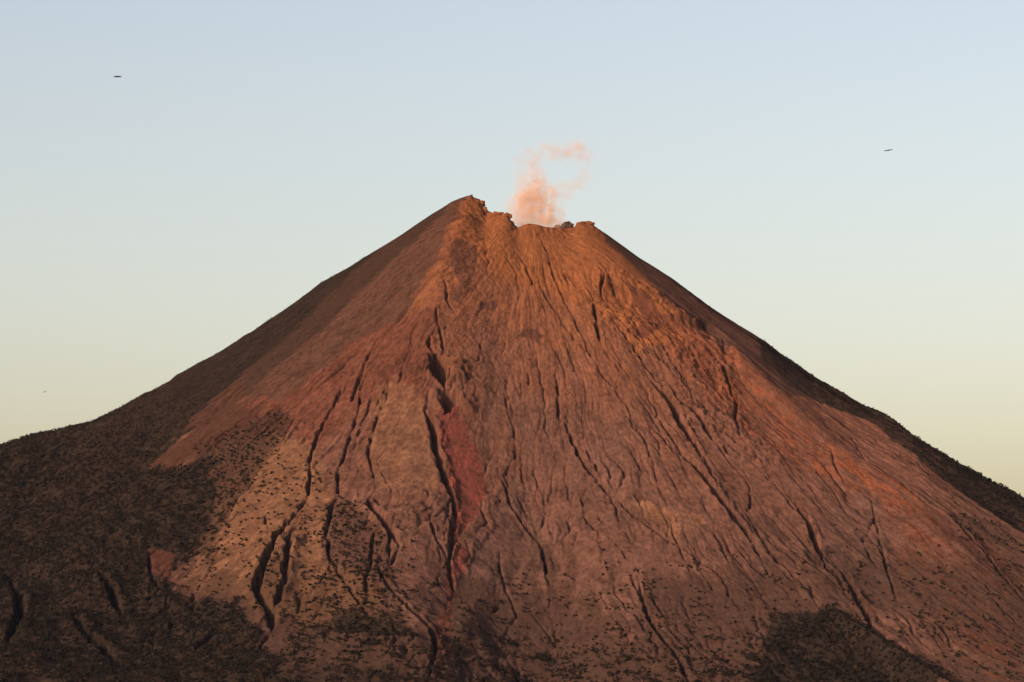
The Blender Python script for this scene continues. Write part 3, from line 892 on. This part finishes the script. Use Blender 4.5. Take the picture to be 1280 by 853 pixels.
clump = np.clip(.5 + 1.3 * fbm(X / 55.0, Y / 70.0, 3, seed=120), 0, 1)
d_forest = np.clip(zone_green_left * sstep(.3, .8, zone_green_left + .5 * (clump - .5)) + zone_dark_hill + .4 * zone_green_low * clump, 0, 1) * (1 - zone_scar) * (1 - .9 * CUT)
d_forest *= .35 + .65 * sstep(900, 1700, R)
d_forest *= .25 + .75 * sstep(-.32, -.02, fbm(X / 75.0, Y / 110.0, 4, seed=155, gain=.6))   # clearings
forest_pts = scatter(105000, d_forest)
fr = np.hypot(forest_pts[:, 0] - CX, forest_pts[:, 1] - CY)
forest_size = rng.uniform(.7, 1.3, len(forest_pts)) * (3.6 + 4.6 * sstep(1150, 1900, fr))
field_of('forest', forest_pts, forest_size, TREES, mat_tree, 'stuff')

halo = zone(T0([(225, 720), (300, 735), (330, 770), (420, 780), (520, 800), (470, 690), (410, 600), (350, 545), (290, 570), (260, 620)]), 40)
lower = sstep(430, 120, Z) * 1.6 * sstep(.5, .8, clump) * (1 - .8 * zone_grey_fan) * (1 - zone_red_low)
d_scrub = zone_green_patch * .55 + zone_green_mid * .75 + zone_green_right * .8 + zone_green_right2 * .5 * clump + halo * (.10 + .28 * clump) \
    + zone_green_low * .7 * clump + .42 * lower
d_scrub = np.clip(d_scrub, 0, 1) * (1 - zone_dark_hill) * (1 - .8 * zone_green_left) * (1 - .8 * zone_red_scree)
scrub_pts = scatter(60000, d_scrub)
scrub_r = np.hypot(scrub_pts[:, 0] - CX, scrub_pts[:, 1] - CY)
scrub_size = rng.uniform(.55, 1.3, len(scrub_pts)) * (5.0 + 5.0 * sstep(900, 1700, scrub_r))

# shrubs that stand clear on bare ground: the largest 300 as things of their own
sx, sy = scrub_pts[:, 0], scrub_pts[:, 1]
gden = sample(green, sx, sy)
appar = np.where(gden < .35, scrub_size / sy, 0)
pick = np.argsort(-appar)[:300]
rest = np.setdiff1d(np.arange(len(scrub_pts)), pick)
field_of('scrub', scrub_pts[rest], scrub_size[rest], SHRUBS, mat_shrub, 'stuff')

shrub_meshes = []
for k, (tv, tf) in enumerate(SHRUBS):
    me = mesh_from('shrub', tv, tf.ravel(), np.arange(len(tf)) * 3, np.full(len(tf), 3), mat_shrub, smooth=False)
    shrub_meshes.append(me)
PLACES = [(265, 690, 'on the tan slope beside the small red scar'), (320, 650, 'on the tan slope left of the forked gully'), (370, 620, 'on the tan slope at the top of the forked gully'),
          (345, 735, 'between the two prongs of the forked gully'), (400, 700, 'on the strip right of the forked gully'), (440, 670, 'in the green patch left of the smooth tan fan'),
          (470, 760, 'below the green patch at lower left'), (540, 690, 'on the rough ground under the smooth tan fan'), (540, 790, 'by the dark gully mouth below the red scree'),
          (620, 770, 'on the pale knolls below the grey ash fan'), (700, 760, 'on the brown slope right of the grey ash fan'), (680, 830, 'at the lower edge below the pale knolls'),
          (780, 780, 'left of the long dark gully in the lower middle'), (850, 740, 'on the brown slope right of the long lower gully'), (870, 810, 'on the brown foot left of the wooded spur'),
          (960, 740, 'just above the dark wooded spur'), (1040, 740, 'by the gullies above the tip of the wooded spur'), (1120, 770, 'on the slope right of the wooded spur'),
          (1180, 700, 'on the rusty slope below the grey hollow'), (1200, 800, 'at the foot of the rusty slope at lower right'), (1220, 650, 'beside the green band on the right flank'),
          (1260, 720, 'by the dark furrow at the right edge'), (1265, 810, 'in the corner at lower right'), (300, 560, 'in the olive patch under the red tongue')]
protos = {}
for i in pick:
    p = scrub_pts[i]
    u, v = project(*p)
    k = min(range(len(PLACES)), key=lambda j: (PLACES[j][0] - u) ** 2 + 2 * (PLACES[j][1] - v) ** 2)
    m = int(rng.integers(0, 3))
    if m not in protos:
        o = bpy.data.objects.new('shrub', shrub_meshes[m]); protos[m] = o
    else:
        o = protos[m].copy()
    link(o)
    o.location = p; s = scrub_size[i] * 1.15
    o.scale = (s, s, s * rng.uniform(.8, 1.2)); o.rotation_euler = (0, 0, rng.uniform(0, 6.28))
    o['category'] = 'shrub'
    o['label'] = 'small dark green shrub ' + PLACES[k][2]
    o['group'] = 'shrubs ' + PLACES[k][2]

# ------------------------------------------------------------------ dark rock standing behind the crater rim
def rock_mesh(name, seed, sx_, sy_, sz_, mat):
    import bmesh
    r = np.random.default_rng(seed)
    bm = bmesh.new(); bmesh.ops.create_icosphere(bm, subdivisions=4, radius=1.0)
    for v in bm.verts:
        p = np.array(v.co[:])
        n = float(perlin(p[0] * 1.6 + seed, p[1] * 1.6 + p[2] * 1.1)) * .5 + float(perlin(p[0] * 3.3 + p[2] * 2.7 + seed, p[1] * 4 - p[2] * 3.1, 3)) * .3
        v.co = v.co * (1 + n)
        v.co.x *= sx_; v.co.y *= sy_; v.co.z *= sz_
    me = bpy.data.meshes.new(name); bm.to_mesh(me); bm.free(); me.materials.append(mat)
    return me
rm, rt, rout = new_mat('dark_lava_rock')
rb = nd(rt, 'ShaderNodeBsdfDiffuse', Roughness=.9)
rn = nd(rt, 'ShaderNodeTexNoise', Scale=.25, Detail=6.0)
rtc = nd(rt, 'ShaderNodeTexCoord'); rt.links.new(rtc.outputs['Object'], rn.inputs['Vector'])
rt.links.new(mixc(rt, rn.outputs[0], (.03, .024, .02), (.09, .06, .045)), rb.inputs['Color'])
rt.links.new(rb.outputs[0], rout.inputs['Surface'])
def place_part(name, me, u, v, y):
    kx, kz = ray(u, v)
    o = link(bpy.data.objects.new(name, me))
    o.parent = volcano
    o.location = Vector((kx * y, y, kz * y)) - Vector(ORIGIN)
    return o
o = place_part('lava_knob', rock_mesh('lava_knob', 5, 18, 16, 15, rm), 709, 284, 10110)
o['label'] = 'dark grey lava knob behind the crater rim'
place_part('lava_knob', rock_mesh('lava_knob', 9, 12, 12, 8, rm), 697, 285, 10120)
# broken crags along the lip, rusty like the summit
om, ot, oout = new_mat('rusty_crag')
ob = nd(ot, 'ShaderNodeBsdfDiffuse', Roughness=.9)
on = nd(ot, 'ShaderNodeTexNoise', Scale=.3, Detail=6.0)
otc = nd(ot, 'ShaderNodeTexCoord'); ot.links.new(otc.outputs['Object'], on.inputs['Vector'])
ot.links.new(mixc(ot, ramp(ot, on.outputs[0], .35, .65), (.10, .045, .022), (.20, .085, .034)), ob.inputs['Color'])
ot.links.new(ob.outputs[0], oout.inputs['Surface'])
for k, (u, v, w, h, m) in enumerate([(589, 248, 6, 8, rm), (600, 256, 15, 12, om), (606, 263, 8, 9, om), (622, 269, 17, 8, om), (633, 271, 13, 9, om), (640, 281, 8, 7, om),
                                     (662, 284, 14, 6, om), (727, 282, 13, 10, om), (736, 281, 15, 9, om), (690, 288, 12, 5, om)]):
    kx, _ = ray(u, v)
    x = kx * 9950
    y = CY - math.sqrt(max(RIM ** 2 - (x - CX) ** 2, 30.0 ** 2)) + 4
    place_part('crag', rock_mesh('crag', 20 + k, w, w * 1.3, h, m), u, v - .6, y)

# ------------------------------------------------------------------ smoke from the crater
SM = tile
PUFFS = [  # (x, y, radius) in the enlarged view of the plume, density
    (560, 500, 95, .75), (640, 490, 105, .9), (720, 515, 85, .75), (640, 575, 105, 1), (560, 580, 75, .9), (735, 585, 70, .9), (500, 490, 60, .45), (790, 570, 45, .4),
    (560, 430, 75, .6), (600, 420, 85, .75), (660, 400, 78, .85), (725, 410, 65, .6), (652, 340, 58, .75), (650, 285, 46, .62), (632, 225, 40, .45), (602, 180, 40, .4),
    (560, 340, 52, .4), (525, 260, 42, .2), (545, 210, 40, .2), (590, 260, 40, .22),
    (680, 145, 42, .36), (740, 150, 44, .5), (800, 146, 42, .34), (852, 138, 42, .42), (900, 130, 46, .5), (935, 165, 42, .34), (975, 190, 36, .16), (1015, 200, 32, .08), (962, 245, 36, .15),
    (942, 300, 36, .3), (900, 345, 40, .42), (835, 372, 42, .24), (785, 378, 46, .42), (860, 410, 34, .2), (780, 205, 40, .12), (870, 195, 40, .14), (690, 110, 30, .2), (910, 105, 30, .22)]
S_Y = 10085.0
def plume_point(x, y):
    kx, kz = ray(540 + x / 4.923, 160 + y / 4.923)
    return kx * S_Y, kz * S_Y
px0, pz0 = plume_point(640, 600)
PLUME = Vector((px0, S_Y, pz0))
MPP = S_Y / FOCAL / 4.923
prng = random.Random(3)
puffs = []
for (x, y, r, d) in PUFFS:
    wx_, wz_ = plume_point(x, y)
    puffs.append((wx_ - px0, prng.uniform(-16, 16), wz_ - pz0, r * MPP * (1.45 if r > 55 else 1.8), d))
import bmesh
sbm = bmesh.new()
for (x, y, z, r, d) in puffs:
    bmesh.ops.create_icosphere(sbm, subdivisions=2, radius=r * 1.12, matrix=Matrix.Translation((x, y, z)))
sme = bpy.data.meshes.new('smoke_plume'); sbm.to_mesh(sme); sbm.free()
smoke = link(bpy.data.objects.new('smoke_plume', sme)); smoke.location = PLUME
rmod = smoke.modifiers.new('join', 'REMESH'); rmod.mode = 'VOXEL'; rmod.voxel_size = 4.0
sm, stt, sout = new_mat('smoke')
stc = nd(stt, 'ShaderNodeTexCoord')
sn = nd(stt, 'ShaderNodeTexNoise', Scale=.03, Detail=2.5, Roughness=.5)
stt.links.new(stc.outputs['Object'], sn.inputs['Vector'])
def vmath(op, a, b=None, scale=None):
    n = stt.nodes.new('ShaderNodeVectorMath'); n.operation = op
    for s, v in ((n.inputs[0], a), (n.inputs[1], b)):
        if v is None: continue
        if isinstance(v, bpy.types.NodeSocket): stt.links.new(v, s)
        else: s.default_value = v
    if scale is not None: n.inputs['Scale'].default_value = scale
    return n.outputs['Value'] if op in ('DISTANCE', 'LENGTH') else n.outputs[0]
warp = vmath('SCALE', vmath('SUBTRACT', sn.outputs['Color'], (.5, .5, .5)), scale=66.0)
P = vmath('ADD', stc.outputs['Object'], warp)
acc = None
for (x, y, z, r, d) in puffs:
    dist = vmath('DISTANCE', P, (x, y, z))
    mr = stt.nodes.new('ShaderNodeMapRange'); mr.interpolation_type = 'SMOOTHSTEP'
    stt.links.new(dist, mr.inputs['Value'])
    mr.inputs['From Min'].default_value = r; mr.inputs['From Max'].default_value = 0.0
    mr.inputs['To Min'].default_value = 0; mr.inputs['To Max'].default_value = (d * 1.1) ** 1.3 * (36.0 / r)
    acc = mr.outputs[0] if acc is None else math_n(stt, 'ADD', acc, mr.outputs[0])
sn2 = nd(stt, 'ShaderNodeTexNoise', Scale=.04, Detail=3.0, Roughness=.5)
stt.links.new(stc.outputs['Object'], sn2.inputs['Vector'])
dens = math_n(stt, 'MULTIPLY', acc, ramp(stt, sn2.outputs[0], .26, .68))
pv = nd(stt, 'ShaderNodeVolumePrincipled')
pv.inputs['Color'].default_value = (.78, .585, .46, 1)
pv.inputs['Anisotropy'].default_value = -.1
stt.links.new(math_n(stt, 'MULTIPLY', dens, .042), pv.inputs['Density'])
stt.links.new(pv.outputs[0], sout.inputs['Volume'])
sme.materials.append(sm)
smoke['kind'] = 'stuff'
smoke['label'] = 'pinkish orange smoke curling up from the crater'

# ------------------------------------------------------------------ birds
bm_, bt_, bo_ = new_mat('dark_feathers')
bd = nd(bt_, 'ShaderNodeBsdfDiffuse', Roughness=.7)
bn = nd(bt_, 'ShaderNodeTexNoise', Scale=12.0)
bt_.links.new(mixc(bt_, bn.outputs[0], (.008, .008, .009), (.03, .026, .022)), bd.inputs['Color'])
bt_.links.new(bd.outputs[0], bo_.inputs['Surface'])
def bird_mesh(name, lift, fold):
    """soaring bird along +X, one closed surface: rings along the body, wings grown from its sides"""
    import bmesh
    bm = bmesh.new()
    rings = []
    for x, w, h, z in ((.40, .012, .012, .0), (.34, .045, .04, .01), (.28, .05, .05, .015), (.20, .05, .05, .01), (.10, .11, .10, 0), (-.05, .125, .11, 0), (-.2, .07, .055, 0),
                       (-.30, .06, .025, .005), (-.46, .10, .010, .01)):
        ring = []
        for k in range(8):
            a = k * math.pi / 4
            ring.append(bm.verts.new((x, w * math.cos(a), z + h * math.sin(a))))
        rings.append(ring)
    for a, b in zip(rings[:-1], rings[1:]):
        for k in range(8):
            bm.faces.new((a[k], a[(k + 1) % 8], b[(k + 1) % 8], b[k]))
    bm.faces.new(rings[0][::-1]); bm.faces.new(rings[-1])
    for s in (1, -1):
        prev = None
        for j, (y, lead, chord, th) in enumerate(((.05, .17, .42, .06), (.25, .23, .48, .06), (.5, .21, .46, .05), (.72, .14, .40, .035), (.9, .03, .30, .02), (1.0, -.06, .14, .008))):
            zz = lift * y + fold * max(0, y - .5) ** 1.5
            sec = [bm.verts.new((lead, s * y, zz)), bm.verts.new((lead - chord * .4, s * y, zz + th)), bm.verts.new((lead - chord, s * y, zz - .01)), bm.verts.new((lead - chord * .4, s * y, zz - th * .6))]
            if prev:
                for k in range(4):
                    q = (prev[k], prev[(k + 1) % 4], sec[(k + 1) % 4], sec[k])
                    bm.faces.new(q if s > 0 else q[::-1])
            prev = sec
        bm.faces.new(prev if s < 0 else prev[::-1])
    bmesh.ops.recalc_face_normals(bm, faces=bm.faces)
    me = bpy.data.meshes.new(name); bm.to_mesh(me); bm.free(); me.materials.append(bm_)
    for p in me.polygons: p.use_smooth = True
    return me
def bird(u, v, y, size, rot, lift, fold, label):
    kx, kz = ray(u, v)
    o = link(bpy.data.objects.new('bird', bird_mesh('bird', lift, fold)))
    o.location = (kx * y, y, kz * y); o.scale = (size,) * 3; o.rotation_euler = rot
    o['category'] = 'bird'; o['label'] = label; o['group'] = 'birds in the sky'
    return o
bird(147, 96, 700, .92, (.06, -.85, math.radians(80)), .12, -.25, 'dark bird flapping in the sky at upper left')
bird(1110.5, 188, 640, .95, (-.10, -.58, math.radians(70)), .02, .1, 'black bird gliding level in the sky right of the smoke')
bird(56.5, 490, 1100, 1.15, (-.2, -.4, math.radians(60)), .15, .1, 'tiny pale dark bird low above the left flank')

# ------------------------------------------------------------------ thin blue evening air
hm, ht, hout = new_mat('haze')
hv = nd(ht, 'ShaderNodeVolumePrincipled')
hv.inputs['Color'].default_value = (.36, .56, 1.0, 1)
hv.inputs['Density'].default_value = 1.3e-6
ht.links.new(hv.outputs[0], hout.inputs['Volume'])
hx0, hx1, hy0, hy1, hz0, hz1 = -62000, 62000, -56000, 68000, GROUND_Z - 40, 1760
hme = bpy.data.meshes.new('haze')
hme.from_pydata([(x, y, z) for z in (hz0, hz1) for y in (hy0, hy1) for x in (hx0, hx1)], [],
                [(0, 2, 3, 1), (4, 5, 7, 6), (0, 1, 5, 4), (1, 3, 7, 5), (3, 2, 6, 7), (2, 0, 4, 6)])
hme.materials.append(hm)
haze = link(bpy.data.objects.new('haze', hme))
haze['kind'] = 'stuff'
